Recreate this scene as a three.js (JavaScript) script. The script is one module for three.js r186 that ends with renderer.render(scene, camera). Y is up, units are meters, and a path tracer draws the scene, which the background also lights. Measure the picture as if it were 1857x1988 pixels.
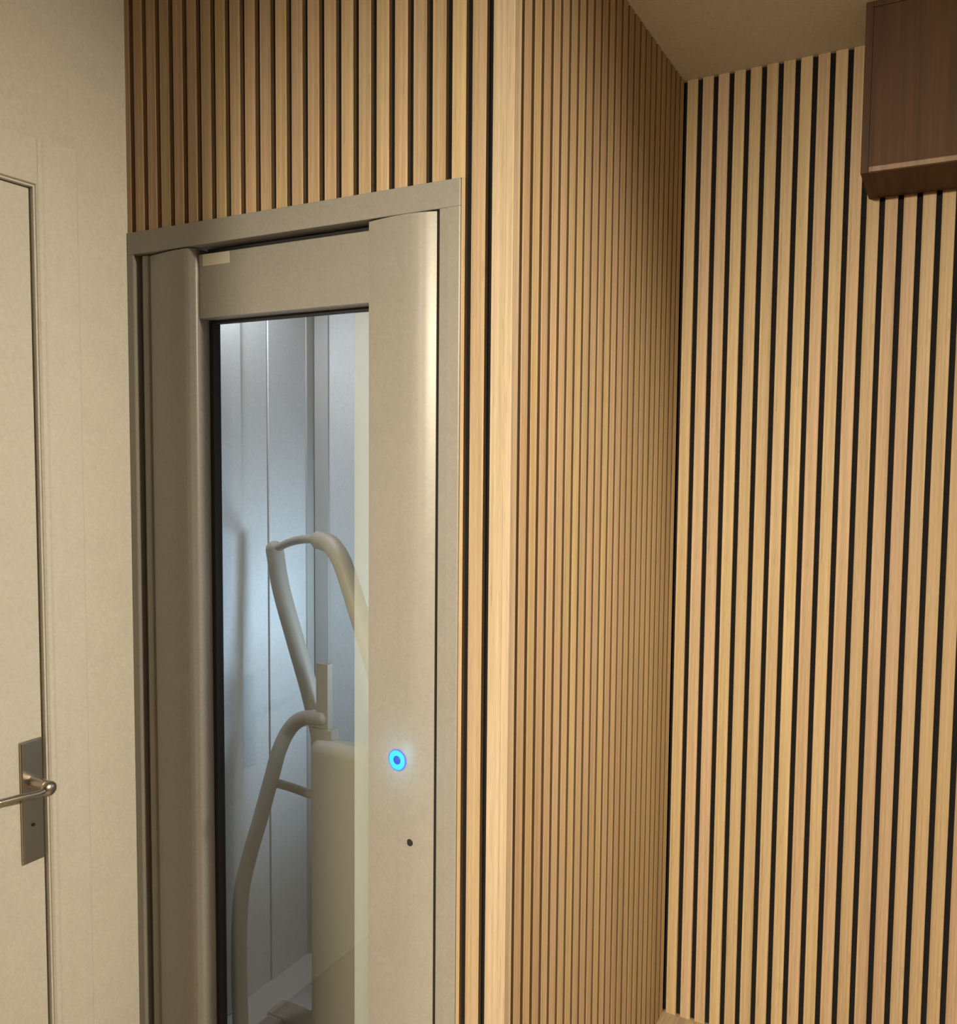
import * as THREE from 'three';
import { RoundedBoxGeometry } from 'three/addons/geometries/RoundedBoxGeometry.js';
import { mergeGeometries, toCreasedNormals } from 'three/addons/utils/BufferGeometryUtils.js';
import { RectAreaLightUniformsLib } from 'three/addons/lights/RectAreaLightUniformsLib.js';

// ---------------------------------------------------------------- camera, light, exposure
RectAreaLightUniformsLib.init();
const scene = new THREE.Scene();
scene.background = new THREE.Color(0x000000);
const renderer = new THREE.WebGLRenderer({ antialias: true });
renderer.toneMapping = THREE.LinearToneMapping;
renderer.toneMappingExposure = 1.0;
renderer.shadowMap.enabled = true;

const camera = new THREE.PerspectiveCamera(2 * Math.atan(994 / 1688.1) * 180 / Math.PI, 1857 / 1988, 0.05, 50);
camera.position.set(0.670, 1.577, 1.339);
camera.rotation.set(-0.06434, 0.4997, 0.00889, 'YXZ');
scene.add(camera);

const WARM = new THREE.Color().setRGB(1.0, 0.86, 0.62);
const ROOM_H = 2.578;                       // floor to ceiling
const SPOTS = [                             // two ceiling spotlights of the room: position, aim, candela, half angle
  { at: [0.10, 2.40, 4.50], to: [0.56, 0.62, -0.95], cd: 94, angle: 0.44, label: 'white ceiling spotlight on a short stem aimed at the lift front' },
  { at: [2.55, 2.40, 0.16], to: [-0.947, 0.66, 0.48], cd: 27, angle: 0.63, label: 'white ceiling spotlight on a short stem aimed at the slatted side wall' },
];
for (const s of SPOTS) {
  const dir = new THREE.Vector3(...s.to).sub(new THREE.Vector3(...s.at)).normalize();
  const l = new THREE.SpotLight(WARM, s.cd, 0, s.angle, 1, 2);
  l.position.set(...s.at).addScaledVector(dir, 0.075);
  l.target.position.set(...s.to);
  l.castShadow = true; l.shadow.radius = 3.0;
  scene.add(l, l.target);
}

// ---------------------------------------------------------------- helpers
let seed = 7;
const rnd = () => { seed = (seed * 1664525 + 1013904223) >>> 0; return seed / 4294967296; };
const taken = new Map();
function numbered(name) {
  const n = taken.get(name) || 0; taken.set(name, n + 1);
  return n ? `${name}_${String(n).padStart(3, '0')}` : name;
}
function lit(m) { m.castShadow = m.receiveShadow = true; return m; }
function part(name, geo, mat, parent) { const m = lit(new THREE.Mesh(geo, mat)); m.name = name; parent.add(m); return m; }
function top(o, label, category, kind, group) {
  o.name = numbered(o.name); scene.add(o); o.userData = { label, category };
  if (kind) o.userData.kind = kind;
  if (group) o.userData.group = group;
  return o;
}
function group(name, label, category, kind, grp) { const g = new THREE.Group(); g.name = name; return top(g, label, category, kind, grp); }
function solid(name, geo, mat, label, category, kind) { const m = lit(new THREE.Mesh(geo, mat)); m.name = name; return top(m, label, category, kind); }

// a box by its limits, uv in metres
function uvMetres(g) {
  const p = g.attributes.position, n = g.attributes.normal, uv = new Float32Array(p.count * 2);
  for (let i = 0; i < p.count; i++) {
    const ax = Math.abs(n.getX(i)), ay = Math.abs(n.getY(i)), az = Math.abs(n.getZ(i));
    const u = ax > az && ax > ay ? p.getZ(i) : p.getX(i), v = ay > ax && ay > az ? p.getZ(i) : p.getY(i);
    uv[2 * i] = u; uv[2 * i + 1] = v;
  }
  g.setAttribute('uv', new THREE.BufferAttribute(uv, 2));
  return g;
}
function box(x0, x1, y0, y1, z0, z1, r = 0) {
  const g = r ? new RoundedBoxGeometry(x1 - x0, y1 - y0, z1 - z0, 2, r) : new THREE.BoxGeometry(x1 - x0, y1 - y0, z1 - z0);
  g.translate((x0 + x1) / 2, (y0 + y1) / 2, (z0 + z1) / 2);
  return uvMetres(g);
}
function joined(...list) { return mergeGeometries(list.map((g) => (g.index ? g.toNonIndexed() : g))); }
// a closed outline in the x-z plane carried up from y0 to y1; `crease` keeps corners sharp above that angle
function prism(outline, y0, y1, crease = 0.35, du = 0, dv = 0) {
  const n = outline.length, pos = [], uv = [];
  let run = 0;
  const area = outline.reduce((s, a, i) => { const b = outline[(i + 1) % n]; return s + a[0] * b[1] - b[0] * a[1]; }, 0);
  const o = area > 0 ? outline.slice().reverse() : outline;      // clockwise seen with z down the page: outward faces
  for (let i = 0; i < n; i++) {
    const a = o[i], b = o[(i + 1) % n], w = Math.hypot(b[0] - a[0], b[1] - a[1]);
    const q = [[a, y0, run], [b, y0, run + w], [b, y1, run + w], [a, y0, run], [b, y1, run + w], [a, y1, run]];
    for (const [p, y, u] of q) { pos.push(p[0], y, p[1]); uv.push(u + du, y + dv); }
    run += w;
  }
  const tri = THREE.ShapeUtils.triangulateShape(o.map((p) => new THREE.Vector2(p[0], p[1])), []);
  for (const t of tri) {
    for (const [y, order] of [[y0, [0, 1, 2]], [y1, [0, 2, 1]]]) for (const k of order) { const p = o[t[k]]; pos.push(p[0], y, p[1]); uv.push(p[0] + du, p[1] + dv); }
  }
  const g = new THREE.BufferGeometry();
  g.setAttribute('position', new THREE.Float32BufferAttribute(pos, 3));
  g.setAttribute('uv', new THREE.Float32BufferAttribute(uv, 2));
  g.computeVertexNormals();
  // make sure the shell faces outward
  const c = new THREE.Vector3(); o.forEach((p) => c.add(new THREE.Vector3(p[0], 0, p[1]))); c.divideScalar(n);
  let vol = 0; const A = new THREE.Vector3(), B = new THREE.Vector3(), C = new THREE.Vector3();
  for (let i = 0; i < pos.length; i += 9) { A.fromArray(pos, i).sub(c); B.fromArray(pos, i + 3).sub(c); C.fromArray(pos, i + 6).sub(c); vol += A.dot(B.cross(C)); }
  if (vol < 0) {
    for (const key of ['position', 'uv']) {
      const a = g.attributes[key], s = a.itemSize, d = a.array;
      for (let i = 0; i < a.count; i += 3) for (let k = 0; k < s; k++) { const t = d[(i + 1) * s + k]; d[(i + 1) * s + k] = d[(i + 2) * s + k]; d[(i + 2) * s + k] = t; }
    }
    g.computeVertexNormals();
  }
  return crease > 0 ? toCreasedNormals(g, crease) : g;
}
function tube(points, r, flat = 1, segs = 48) {
  const g = new THREE.TubeGeometry(new THREE.CatmullRomCurve3(points.map((p) => new THREE.Vector3(...p)), false, 'centripetal'), segs, r, 12, false);
  const caps = [points[0], points[points.length - 1]].map((p) => new THREE.SphereGeometry(r, 12, 8).translate(...p));
  return joined(g, ...caps);
}

// ---------------------------------------------------------------- procedural textures
function hash(x, y, s) { let h = (x * 374761393 + y * 668265263 + s * 2147483647) | 0; h = Math.imul(h ^ (h >>> 13), 1274126177); return ((h ^ (h >>> 16)) >>> 0) / 4294967296; }
function vnoise(x, y, px, py, s) {
  const xi = Math.floor(x), yi = Math.floor(y), fx = x - xi, fy = y - yi, sx = fx * fx * (3 - 2 * fx), sy = fy * fy * (3 - 2 * fy);
  const m = (a, n) => ((a % n) + n) % n, h = (a, b) => hash(m(a, px), m(b, py), s);
  return (h(xi, yi) * (1 - sx) + h(xi + 1, yi) * sx) * (1 - sy) + (h(xi, yi + 1) * (1 - sx) + h(xi + 1, yi + 1) * sx) * sy;
}
function texture(w, h, fn, srgb, sizeX, sizeY) {
  const d = new Uint8Array(w * h * 4);
  for (let y = 0; y < h; y++) for (let x = 0; x < w; x++) {
    const c = fn(x / w, y / h), i = (y * w + x) * 4;
    for (let k = 0; k < 3; k++) d[i + k] = Math.max(0, Math.min(255, Math.round(255 * (Array.isArray(c) ? c[k] : c))));
    d[i + 3] = 255;
  }
  const t = new THREE.DataTexture(d, w, h);
  t.wrapS = t.wrapT = THREE.RepeatWrapping; t.magFilter = THREE.LinearFilter; t.minFilter = THREE.LinearMipmapLinearFilter; t.generateMipmaps = true;
  if (srgb) t.colorSpace = THREE.SRGBColorSpace;
  t.repeat.set(1 / sizeX, 1 / sizeY); t.needsUpdate = true;
  return t;
}
// straight-grained oak veneer: long fine streaks along v, pores, a slow drift of tone
const woodMap = texture(512, 512, (u, v) => {
  const a = vnoise(u * 96, v * 5, 96, 5, 1), b = vnoise(u * 230, v * 9, 230, 9, 2), c = vnoise(u * 20, v * 2, 20, 2, 3), e = vnoise(u * 256, v * 64, 256, 64, 4);
  const pore = vnoise(u * 200, v * 24, 200, 24, 5) > 0.86 ? -0.06 : 0;
  const t = 0.90 + 0.10 * (a - 0.5) + 0.07 * (b - 0.5) + 0.10 * (c - 0.5) + 0.05 * (e - 0.5) + pore;
  return [t, t * (0.985 + 0.02 * (c - 0.5)), t * (0.965 + 0.06 * (a - 0.5))];
}, true, 0.4, 1.6);
// fine speckle of painted plaster or powder coat
const plasterMap = texture(256, 256, (u, v) => { const t = 0.95 + 0.05 * (vnoise(u * 128, v * 128, 128, 128, 8) - 0.5) + 0.014 * (vnoise(u * 12, v * 12, 12, 12, 9) - 0.5); return [t, t, t]; }, true, 0.5, 0.5);
const plasterBump = texture(256, 256, (u, v) => 0.5 * vnoise(u * 110, v * 110, 110, 110, 11) + 0.5 * vnoise(u * 40, v * 40, 40, 40, 12), false, 0.4, 0.4);
const feltMap = texture(128, 128, (u, v) => { const t = 0.75 + 0.5 * (vnoise(u * 64, v * 64, 64, 64, 21) - 0.5); return [t, t, t]; }, true, 0.1, 0.1);
const darkWoodMap = texture(256, 512, (u, v) => {
  const a = vnoise(u * 40, v * 3, 40, 3, 31), b = vnoise(u * 128, v * 8, 128, 8, 32), c = vnoise(u * 6, v * 3, 6, 3, 33);
  const t = 0.82 + 0.18 * (a - 0.5) + 0.12 * (b - 0.5) + 0.2 * (c - 0.5); return [t, t * (0.97 + 0.08 * (c - 0.5)), t * 0.94];
}, true, 0.6, 1.0);

const rgb = (r, g, b) => new THREE.Color().setRGB(r, g, b);
const M = {};
M.wood = [[0.62, 0.47, 0.295], [0.605, 0.455, 0.27], [0.63, 0.465, 0.31], [0.59, 0.445, 0.29], [0.64, 0.49, 0.29], [0.61, 0.44, 0.29]]
  .map((c) => new THREE.MeshStandardMaterial({ color: rgb(...c), map: woodMap, roughness: 0.62 }));
M.cornerWood = new THREE.MeshStandardMaterial({ color: rgb(0.65, 0.53, 0.385), map: woodMap, roughness: 0.5 });
M.felt = new THREE.MeshStandardMaterial({ color: rgb(0.012, 0.010, 0.010), map: feltMap, roughness: 1 });
M.paint = new THREE.MeshStandardMaterial({ color: rgb(0.74, 0.72, 0.66), map: plasterMap, bumpMap: plasterBump, bumpScale: 0.0006, roughness: 0.8 });
M.ceiling = new THREE.MeshStandardMaterial({ color: rgb(0.82, 0.80, 0.76), map: plasterMap, roughness: 0.9 });
M.doorPaint = new THREE.MeshStandardMaterial({ color: rgb(0.74, 0.72, 0.66), map: plasterMap, roughness: 0.7 });
M.floor = new THREE.MeshStandardMaterial({ color: rgb(0.60, 0.47, 0.32), map: woodMap, roughness: 0.5 });
M.lift = new THREE.MeshStandardMaterial({ color: rgb(0.335, 0.322, 0.30), map: plasterMap, roughness: 0.36 });
M.rubber = new THREE.MeshStandardMaterial({ color: rgb(0.012, 0.011, 0.012), roughness: 0.7 });
M.glass = new THREE.MeshPhysicalMaterial({ color: rgb(0.97, 0.99, 0.98), transmission: 1, thickness: 0, roughness: 0, ior: 1.5 });
M.reflectionTint = new THREE.MeshStandardMaterial({ color: rgb(0.66, 0.67, 0.66), roughness: 0.8, transparent: true, opacity: 0.33 });  // see-through pale tint that imitates a reflection over the jamb
M.cabin = new THREE.MeshStandardMaterial({ color: rgb(0.62, 0.63, 0.64), map: plasterMap, roughness: 0.6 });
M.cabinProfile = new THREE.MeshStandardMaterial({ color: rgb(0.36, 0.36, 0.35), roughness: 0.45 });
M.frame = new THREE.MeshStandardMaterial({ color: rgb(0.25, 0.225, 0.19), roughness: 0.55 });
M.cabinet = new THREE.MeshStandardMaterial({ color: rgb(0.118, 0.054, 0.019), map: darkWoodMap, roughness: 0.7 });
M.cabinetEdge = new THREE.MeshStandardMaterial({ color: rgb(0.33, 0.22, 0.13), map: darkWoodMap, roughness: 0.45 });
M.metal = new THREE.MeshStandardMaterial({ color: rgb(0.46, 0.42, 0.37), metalness: 1, roughness: 0.3 });
M.sticker = new THREE.MeshStandardMaterial({ color: rgb(0.62, 0.58, 0.50), roughness: 0.6 });
M.lampWhite = new THREE.MeshStandardMaterial({ color: rgb(0.8, 0.8, 0.78), roughness: 0.5 });
M.lampGlow = new THREE.MeshStandardMaterial({ color: rgb(0.8, 0.7, 0.5), emissive: WARM, emissiveIntensity: 6, roughness: 0.6 });
M.coolGlow = new THREE.MeshStandardMaterial({ color: rgb(0.7, 0.75, 0.8), emissive: rgb(0.72, 0.82, 1.0), emissiveIntensity: 3, roughness: 0.6 });

// ---------------------------------------------------------------- setting
const D = 1.0138;                                   // depth of the slatted side wall
const GAP_BACK = 0.0105;                            // slats stand this far off their felt
const PITCH = 0.04, SLAT = 0.0275;
const XL = -0.947;                                  // plane of the plain wall with the room door
const XR = 2.75, ZR = 5.2;

solid('floor', box(XL - 0.13, XR + 0.1, -0.06, 0, -D - 0.08, ZR + 0.1), M.floor, 'tan floor meeting the foot of the slatted walls', 'floor', 'structure');
solid('ceiling', box(XL - 0.13, XR + 0.1, ROOM_H, ROOM_H + 0.08, -D - 0.08, ZR + 0.1), M.ceiling, 'plain cream ceiling above the slatted walls', 'ceiling', 'structure');

// slat: a bar with two eased front edges, one shape per length and variant of grain
const slatCache = new Map();
function slatGeometry(w, h, variant) {
  const key = `${w.toFixed(4)}|${h.toFixed(3)}|${variant}`;
  if (!slatCache.has(key)) {
    const c = 0.0010, d = GAP_BACK;
    slatCache.set(key, prism([[0, -d], [0, -c], [c, 0], [w - c, 0], [w, -c], [w, -d]], 0, h, 0, variant * 0.077, variant * 0.41));
  }
  return slatCache.get(key);
}
function addSlat(parent, x, y0, y1, width = SLAT) {
  const m = part('slat', slatGeometry(width, y1 - y0, Math.floor(rnd() * 5)), M.wood[Math.floor(rnd() * M.wood.length)], parent);
  m.position.set(x, y0, 0);
  return m;
}

// front wall over and beside the lift door
const X0 = -0.92075, FRAME_TOP = 2.0593, FRAME_R = -0.1012;
{
  const w = lit(new THREE.Mesh(joined(
    box(XL, -0.052, FRAME_TOP, ROOM_H, -0.08, -GAP_BACK), box(FRAME_R, -0.052, 0, FRAME_TOP, -0.08, -GAP_BACK)), M.felt));
  w.name = 'wall_front';
  top(w, 'oak slat wall with dark gaps framing the lift door', 'wall', 'structure');
  for (let i = -1; i <= 21; i++) {
    const x = X0 + PITCH * i;
    if (i === -1) { addSlat(w, XL + 0.0005, FRAME_TOP, ROOM_H, x + SLAT - XL - 0.0005); continue; }
    if (i === 20) { addSlat(w, x, FRAME_TOP, ROOM_H); const xl = FRAME_R + 0.0004; addSlat(w, xl, 0, FRAME_TOP, x + SLAT - xl); continue; }
    addSlat(w, x, i < 20 ? FRAME_TOP : 0, ROOM_H);
  }
}
// corner post between front and side walls
{
  const c = 0.0015, x = X0 + PITCH * 22;
  const post = lit(new THREE.Mesh(prism([[x, -GAP_BACK], [x, -c], [x + c, 0], [-0.0140, 0], [-0.0137, -0.0007], [-0.0132, -0.0007], [-0.0129, 0], [-c, 0], [0, -c], [0, -0.0263], [-GAP_BACK, -0.0263], [-GAP_BACK, -0.0135], [-0.0135, -GAP_BACK]], 0, ROOM_H, 0), M.cornerWood));
  post.name = 'trim_1';
  top(post, 'pale smooth oak post on the outer corner of the slatted walls', 'corner trim', 'structure');
}
// side wall
{
  const w = lit(new THREE.Mesh(box(0, D + 0.0, 0, ROOM_H, -0.052, -GAP_BACK), M.felt));   // own axes: x runs into the depth
  w.name = 'wall_side'; w.rotation.y = Math.PI / 2; w.position.set(0, 0, 0);
  top(w, 'oak slat wall of closely seen slats running back beside the lift', 'wall', 'structure');
  w.geometry.translate(0.0136, 0, 0);
  w.geometry.scale(1, 1, 1);
  for (let j = 0; j < 25; j++) {
    const s = 0.0388 + 0.04095 * j;
    if (s + 0.0285 > D - 0.0005) { if (D - s > 0.006) addSlat(w, s, 0, ROOM_H, D - s - 0.0005); break; }
    addSlat(w, s, 0, ROOM_H, 0.0285);
  }
}
// back wall
{
  const w = lit(new THREE.Mesh(box(-0.052, XR, 0, ROOM_H, -0.052, -GAP_BACK), M.felt));
  w.name = 'wall_back'; w.position.set(0, 0, -D);
  top(w, 'oak slat wall with strong black gaps facing the room', 'wall', 'structure');
  for (let k = 0; k < 66; k++) { const x = 0.0075 + 0.04088 * k; if (x + 0.0285 < XR) addSlat(w, x, 0, ROOM_H, 0.0285); }
}
// plain wall on the left, with an opening for the room door
const DZ0 = 0.224, DZ1 = 1.02, DTOP = 2.100;       // door leaf limits
{
  const w = lit(new THREE.Mesh(joined(
    box(XL - 0.10, XL, 0, ROOM_H, -0.08, DZ0 - 0.01), box(XL - 0.10, XL, DTOP + 0.01, ROOM_H, DZ0 - 0.01, DZ1 + 0.01), box(XL - 0.10, XL, 0, ROOM_H, DZ1 + 0.01, ZR)), M.paint));
  w.name = 'wall_left';
  top(w, 'plain cream plaster wall around the cream room door', 'wall', 'structure');
}
solid('wall_right', box(XR, XR + 0.1, 0, ROOM_H, -D - 0.06, ZR), M.paint, 'plain cream wall opposite the room door', 'wall', 'structure');
solid('wall_rear', box(XL - 0.1, XR + 0.1, 0, ROOM_H, ZR, ZR + 0.1), M.paint, 'plain cream wall opposite the lift', 'wall', 'structure');
solid('wall_added_pier', box(XL + 0.0005, -0.215, 0, ROOM_H, 2.60, 2.74), M.paint, 'unseen short cream wall added to shade the left of the lift front', 'wall', 'structure');  // out of view, added to cast shade on the lift front

// ---------------------------------------------------------------- lift door frame
{
  const g = group('trim_2', 'beige grey metal surround of the lift door', 'door frame', 'structure');
  const z1 = 0.0035, zb = -0.075;
  // jambs with a shallow groove between their inner and outer face
  const jamb = (xa, xb, gx) => prism(xa < -0.5
    ? [[xa, zb], [xa, z1], [xb - 0.002, z1], [xb, z1 - 0.002], [xb, zb]]
    : [[xa, zb], [xa, z1 - 0.003], [xa + 0.0015, z1 - 0.0015], [gx, z1 - 0.0015], [gx + 0.0012, z1], [xb - 0.0015, z1], [xb, z1 - 0.002], [xb, zb]], 0, FRAME_TOP - 0.0485, 0.3);
  part('jamb', jamb(XL + 0.0006, -0.9262, 0), M.lift, g);
  part('jamb', jamb(-0.1440, FRAME_R, -0.1265), M.lift, g);
  part('head', box(XL + 0.0006, FRAME_R, FRAME_TOP - 0.0485, FRAME_TOP - 0.0003, zb, z1, 0.0018), M.lift, g);
}
// ---------------------------------------------------------------- lift door
{
  const g = group('door_1', 'beige grey lift door with a tall glass pane and glowing blue call button', 'lift door', 'structure');
  const yT = 2.0075, yB = 0.012, back = -0.068;
  // hinge side stile: a bead, a long face leaning to the wall, a rounded lip
  const left = [[-0.9165, back], [-0.9165, -0.016], [-0.914, -0.010], [-0.908, -0.0065], [-0.901, -0.0065], [-0.895, -0.009], [-0.892, -0.0135]];
  for (let k = 0; k <= 10; k++) { const t = k / 10; left.push([-0.890 + 0.118 * t, -0.0115 + 0.0145 * Math.sin(Math.PI / 2 * t)]); }
  for (let k = 1; k <= 8; k++) { const a = Math.PI / 2 * k / 8; left.push([-0.772 + 0.024 * Math.sin(a), -0.015 + 0.018 * Math.cos(a)]); }
  left.push([-0.748, back]);
  part('stile', prism(left, yB, yT, 0.5), M.lift, g);
  // handle side stile: one long bow that turns away towards the jamb
  const right = [[-0.3005, back], [-0.3005, -0.007], [-0.2985, -0.002]];
  for (let k = 0; k <= 20; k++) { const t = k / 20; right.push([-0.296 + 0.1475 * t, -0.001 + 0.0325 * t - 0.0295 * Math.pow(t, 3.0)]); }
  right.push([-0.1485, back]);
  const handleStile = part('stile', prism(right, yB, yT, 0.5), M.lift, g);
  const header = part('header_panel', box(-0.7478, -0.3007, 1.8625, 1.996, back, -0.014, 0.002), M.lift, g);
  part('sticker', box(-0.7345, -0.6580, 1.9705, 1.9945, -0.0139, -0.0133), M.sticker, header);
  part('foot_panel', box(-0.7478, -0.3007, yB, 0.20, back, -0.014, 0.002), M.lift, g);
  part('gasket', joined(box(-0.7405, -0.3075, 1.9962, 2.0095, -0.066, -0.034), box(-0.7478, -0.7370, 0.2, 1.8625, -0.064, -0.043), box(-0.7405, -0.3007, 1.856, 1.8625, -0.064, -0.048), box(-0.3075, -0.3007, 0.2, 1.8625, -0.064, -0.045), box(-0.7405, -0.3075, 0.2, 0.207, -0.064, -0.048)), M.rubber, g);
  part('glass_pane', box(-0.7370, -0.3075, 0.207, 1.856, -0.059, -0.055), M.glass, g);
  part('reflection_strip', box(-0.375, -0.3075, 0.207, 1.856, -0.0605, -0.0595), M.reflectionTint, g).userData.label = 'pale see-through strip imitating a reflection along the pane edge';  // pale sheet standing in for the jamb with a reflection over it
  // call button
  const bx = -0.2225, by = 1.0085, face = 0.0142;
  const disc = (r0, r1, z0, z1, bev) => { const pts = r0 > 0 ? [[r0, z0], [r1, z0], [r1, z1 - bev], [r1 - bev, z1], [r0 + bev, z1], [r0, z1 - bev], [r0, z0]] : [[0, z0], [r1, z0], [r1, z1 - bev], [r1 - bev, z1], [0, z1]]; const q = new THREE.LatheGeometry(pts.map((p) => new THREE.Vector2(p[0], p[1])), 40); q.rotateX(Math.PI / 2); return q; };
  const put = (geo, x, y, z) => { geo.translate(0, 0, 0); geo.rotateY(-0.07); geo.translate(x, y, z); return geo; };
  const glow = (c, e) => new THREE.MeshStandardMaterial({ color: rgb(0.02, 0.03, 0.05), emissive: rgb(...c), emissiveIntensity: e, roughness: 0.4 });
  const btn = part('call_button', put(disc(0.0184, 0.0204, -0.004, 0.0032, 0.0008), bx, by, face - 0.003), glow([0.16, 0.20, 1.0], 0.95), handleStile);
  btn.userData.label = 'round call button with a glowing cyan ring';
  part('light_ring', put(disc(0.0082, 0.0184, -0.004, 0.0026, 0.0006), bx, by, face - 0.003), glow([0.03, 0.80, 1.0], 1.05), handleStile);
  part('button_cap', put(disc(0, 0.0080, -0.004, 0.0034, 0.0008), bx, by, face - 0.003), glow([0.015, 0.06, 0.72], 0.9), handleStile);
  const bl = new THREE.PointLight(rgb(0.25, 0.7, 1.0), 0.006, 0, 2); bl.position.set(bx, by, 0.055); bl.castShadow = true; scene.add(bl);
  part('lock_cylinder', put(disc(0, 0.0068, -0.006, 0.0012, 0.0004), -0.1947, 0.856, 0.0112), M.rubber, handleStile);
}
// ---------------------------------------------------------------- lift cabin behind the glass
{
  const g = group('lift_cabin', 'grey panelled lift cabin lit by cool light behind the glass', 'lift cabin');
  const x0 = -1.05, x1 = -0.075, zf = -0.0805, zb = -0.75, yT = 2.24;
  part('floor_plate', box(x0, x1, 0.001, 0.02, zb, zf), M.cabinProfile, g);
  part('roof_plate', box(x0, x1, yT, yT + 0.03, zb, zf), M.cabin, g);
  part('wall_panel', box(x0 - 0.02, x0, 0.001, yT + 0.03, -0.551, zf - 0.02), M.cabin, g);
  part('wall_panel', box(x0 - 0.02, x0 + 0.004, 0.001, yT + 0.03, zb, -0.555), M.cabin, g);
  part('wall_panel', box(x0 - 0.02, x1 + 0.02, 0.001, yT + 0.03, zb - 0.02, zb), M.cabin, g);
  part('wall_panel', box(x1, x1 + 0.02, 0.001, yT + 0.03, zb, zf), M.cabin, g);
  part('front_return', box(x0, -0.90, 0.02, yT, -0.10, zf), M.cabin, g);
  part('front_head', box(-0.90, x1, 2.03, yT, -0.10, zf), M.cabin, g);
  part('corner_profile', joined(box(x0 + 0.004, x0 + 0.010, 0.02, yT, -0.748, -0.714, 0.001), box(x0 + 0.014, x0 + 0.066, 0.02, yT, zb, -0.744, 0.001)), M.cabinProfile, g);
  part('wall_profile', box(x0, x0 + 0.012, 0.02, yT, -0.440, -0.352, 0.004), M.cabin, g);
  // lamps: a round ceiling lamp near the side wall and an unseen round lamp facing it, added for the bluish glow
  const lampDisc = new THREE.CylinderGeometry(0.04, 0.04, 0.012, 32); lampDisc.translate(-0.985, yT - 0.006, -0.34);
  part('ceiling_lamp', lampDisc, M.coolGlow, g);
  const cl = new THREE.SpotLight(rgb(0.92, 0.94, 1.0), 2.2, 0, 1.35, 1, 2); cl.position.set(-0.985, yT - 0.02, -0.34); cl.target.position.set(-0.99, 1.0, -0.38); cl.castShadow = true; cl.shadow.radius = 2; scene.add(cl, cl.target);
  const addedSideLamp = new THREE.CylinderGeometry(0.14, 0.14, 0.008, 40); addedSideLamp.rotateZ(Math.PI / 2); addedSideLamp.translate(x1 - 0.0042, 1.14, -0.57);
  part('added_side_lamp', addedSideLamp, M.coolGlow, g);  // out of view, added to give the cabin walls their bluish glow
  const pl = new THREE.SpotLight(rgb(0.58, 0.80, 1.0), 3.2, 0, 0.78, 1, 2); pl.position.set(x1 - 0.02, 1.14, -0.57); pl.target.position.set(-1.05, 1.06, -0.62); pl.castShadow = true; pl.shadow.radius = 7; scene.add(pl, pl.target);
}
// frame of bent tubes standing in the cabin
{
  const g = group('tubular_frame', 'dull grey upright frame with long bent handle arms standing behind the lift glass', 'tube frame');
  part('upright_post', prism([[-0.790, -0.455], [-0.790, -0.425], [-0.722, -0.425], [-0.722, -0.455]], 0.06, 0.86, 0), M.frame, g);
  part('arm', tube([[-0.942, 1.318, -0.46], [-0.921, 1.217, -0.46], [-0.868, 1.067, -0.46], [-0.819, 0.933, -0.46], [-0.781, 0.813, -0.455], [-0.756, 0.705, -0.44]], 0.0245), M.frame, g);
  part('handle_bar', tube([[-0.942, 1.318, -0.46], [-0.876, 1.342, -0.44], [-0.798, 1.358, -0.41], [-0.715, 1.364, -0.37]], 0.011), M.frame, g);
  part('arm', tube([[-0.715, 1.364, -0.37], [-0.664, 1.357, -0.35], [-0.620, 1.330, -0.33], [-0.585, 1.274, -0.32], [-0.552, 1.211, -0.31], [-0.519, 1.150, -0.30], [-0.485, 1.080, -0.29], [-0.470, 1.00, -0.30], [-0.56, 0.80, -0.38]], 0.0235), M.frame, g);
  part('upright_head', prism([[-0.776, -0.450], [-0.776, -0.430], [-0.738, -0.430], [-0.738, -0.450]], 0.84, 1.032, 0), M.frame, g);
  part('housing', box(-0.785, -0.60, 0.045, 0.835, -0.47, -0.40, 0.03), M.frame, g);
  part('leg', tube([[-0.760, 0.885, -0.44], [-0.801, 0.882, -0.44], [-0.838, 0.869, -0.43], [-0.864, 0.838, -0.42], [-0.876, 0.793, -0.40], [-0.886, 0.721, -0.38], [-0.899, 0.617, -0.35], [-0.913, 0.514, -0.32], [-0.918, 0.438, -0.30], [-0.910, 0.300, -0.28], [-0.896, 0.045, -0.27]], 0.0205, 1, 70), M.frame, g);
  part('cross_bar', tube([[-0.884, 0.710, -0.38], [-0.854, 0.688, -0.42], [-0.775, 0.668, -0.44]], 0.012), M.frame, g);
  part('base', joined(box(-0.93, -0.58, 0.0205, 0.05, -0.47, -0.40, 0.008), box(-0.925, -0.87, 0.0205, 0.045, -0.46, -0.25, 0.008)), M.frame, g);
}
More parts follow.
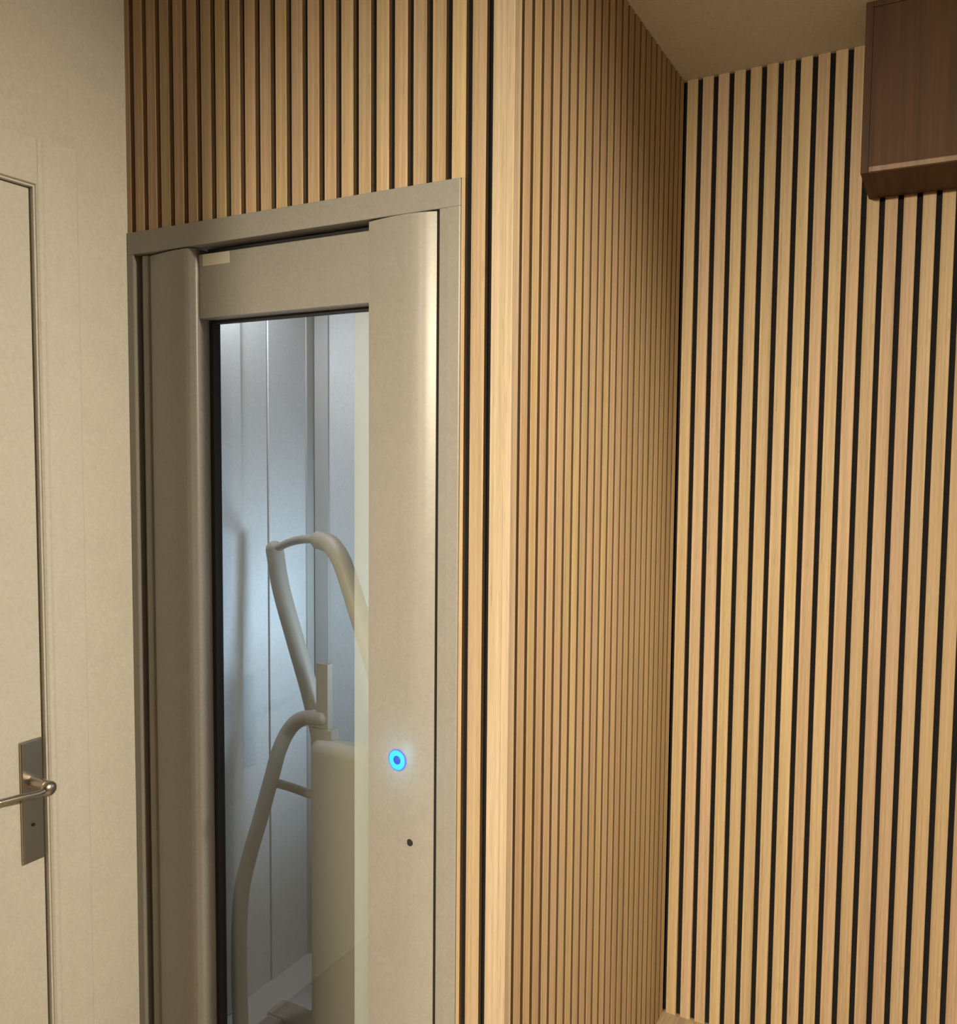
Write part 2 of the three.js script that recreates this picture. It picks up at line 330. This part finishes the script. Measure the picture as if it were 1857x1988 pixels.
// ---------------------------------------------------------------- room door in the left wall
{
  const g = group('door_2', 'cream painted room door with a metal lever handle', 'door', 'structure');
  const xf = XL - 0.008;
  const P = M.doorPaint;
  part('leaf', box(xf - 0.04, xf, 0.006, DTOP - 0.003, DZ0 + 0.003, DZ1 - 0.003, 0.002), P, g);
  // moulded casing: inner bead, flat, outer step
  const prof = [[0, 0], [0, 0.002], [0.004, 0.0055], [0.012, 0.0055], [0.016, 0.0075], [0.040, 0.0085], [0.046, 0.0105], [0.078, 0.0120], [0.086, 0.0115], [0.0905, 0.0070], [0.0905, 0]];
  const side = prism(prof.map(([s, t]) => [XL + 0.0004 + t, DZ0 - 0.004 - s]), 0, DTOP + 0.0945, 0.3);
  const far = prism(prof.map(([s, t]) => [XL + 0.0004 + t, DZ1 + 0.004 + s]), 0, DTOP + 0.0945, 0.3);
  part('casing', side, P, g); part('casing', far, P, g);
  part('casing', box(XL + 0.0004, XL + 0.0095, DTOP + 0.004, DTOP + 0.094, DZ0 - 0.004, DZ1 + 0.004, 0.002), P, g);
  part('lining', joined(box(XL - 0.09, XL, 0.002, DTOP + 0.009, DZ0 - 0.0095, DZ0), box(XL - 0.09, XL, 0.002, DTOP + 0.009, DZ1, DZ1 + 0.0095), box(XL - 0.09, XL, DTOP, DTOP + 0.009, DZ0, DZ1)), P, g);
  // handle
  const h = part('handle_plate', box(xf, xf + 0.0075, 0.742, 0.995, 0.231, 0.278, 0.003), M.metal, g);
  h.userData.label = 'worn metal handle plate';
  const neck = new THREE.CylinderGeometry(0.0095, 0.0135, 0.046, 20); neck.rotateZ(-Math.PI / 2); neck.translate(xf + 0.029, 0.908, 0.253);
  const knob = new THREE.SphereGeometry(0.016, 20, 14); knob.scale(0.75, 1, 1.05); knob.translate(xf + 0.052, 0.902, 0.251);
  const bar = tube([[xf + 0.052, 0.902, 0.251], [xf + 0.055, 0.901, 0.275], [xf + 0.054, 0.905, 0.31], [xf + 0.050, 0.908, 0.352]], 0.0065, 1, 24);
  part('lever', joined(neck, knob, bar), M.metal, h);
  const key = new THREE.CylinderGeometry(0.0035, 0.0035, 0.003, 14); key.rotateZ(Math.PI / 2); key.translate(xf + 0.008, 0.82, 0.256);
  part('keyhole', key, M.rubber, h);
}
// ---------------------------------------------------------------- wall cabinet under the ceiling
{
  const g = group('wall_cabinet', 'dark brown wooden wall cabinet hung against the ceiling on the slats', 'cabinet');
  const x0 = 0.461, x1 = 1.30, y0 = 2.210, y1 = ROOM_H - 0.0005, zf = -0.80, zb = -D + 0.0005;
  part('side_panel', box(x0, x0 + 0.016, y0, y1, zb, zf, 0.0015), M.cabinet, g);
  part('side_panel', box(x1 - 0.016, x1, y0, y1, zb, zf, 0.0015), M.cabinet, g);
  part('front_panel', box(x0 + 0.016, x1 - 0.016, y0 + 0.014, y1 - 0.012, zf - 0.022, zf - 0.003), M.cabinet, g);
  part('top_rail', box(x0 + 0.016, x1 - 0.016, y1 - 0.012, y1, zf - 0.03, zf), M.cabinet, g);
  part('bottom_panel', box(x0 + 0.016, x1 - 0.016, y0, y0 + 0.014, zb, zf - 0.004), M.cabinet, g);
  part('bottom_edge', box(x0 + 0.016, x1 - 0.016, y0 + 0.001, y0 + 0.0135, zf - 0.0039, zf + 0.002, 0.002), M.cabinetEdge, g).userData.label = 'lighter wooden bottom edge';
}
// ---------------------------------------------------------------- ceiling spotlights
for (const s of SPOTS) {
  const g = group('ceiling_spotlight', s.label, 'lamp');
  const at = new THREE.Vector3(...s.at), dir = new THREE.Vector3(...s.to).sub(at).normalize();
  const aim = (geo) => { geo.applyQuaternion(new THREE.Quaternion().setFromUnitVectors(new THREE.Vector3(0, 1, 0), dir)); geo.translate(...s.at); return geo; };
  const rose = new THREE.CylinderGeometry(0.05, 0.05, 0.02, 28); rose.translate(s.at[0], ROOM_H - 0.0105, s.at[2]);
  part('ceiling_rose', rose, M.lampWhite, g);
  const stem = new THREE.CylinderGeometry(0.008, 0.008, ROOM_H - 0.02 - s.at[1], 12); stem.translate(s.at[0], (ROOM_H - 0.02 + s.at[1]) / 2, s.at[2]);
  part('stem', stem, M.lampWhite, g);
  part('shade', aim(new THREE.CylinderGeometry(0.042, 0.034, 0.11, 28)), M.lampWhite, g);
  const f = new THREE.CylinderGeometry(0.038, 0.038, 0.004, 28); f.translate(0, 0.058, 0);
  part('lamp_face', aim(f), M.lampGlow, g);
}

renderer.render(scene, camera);
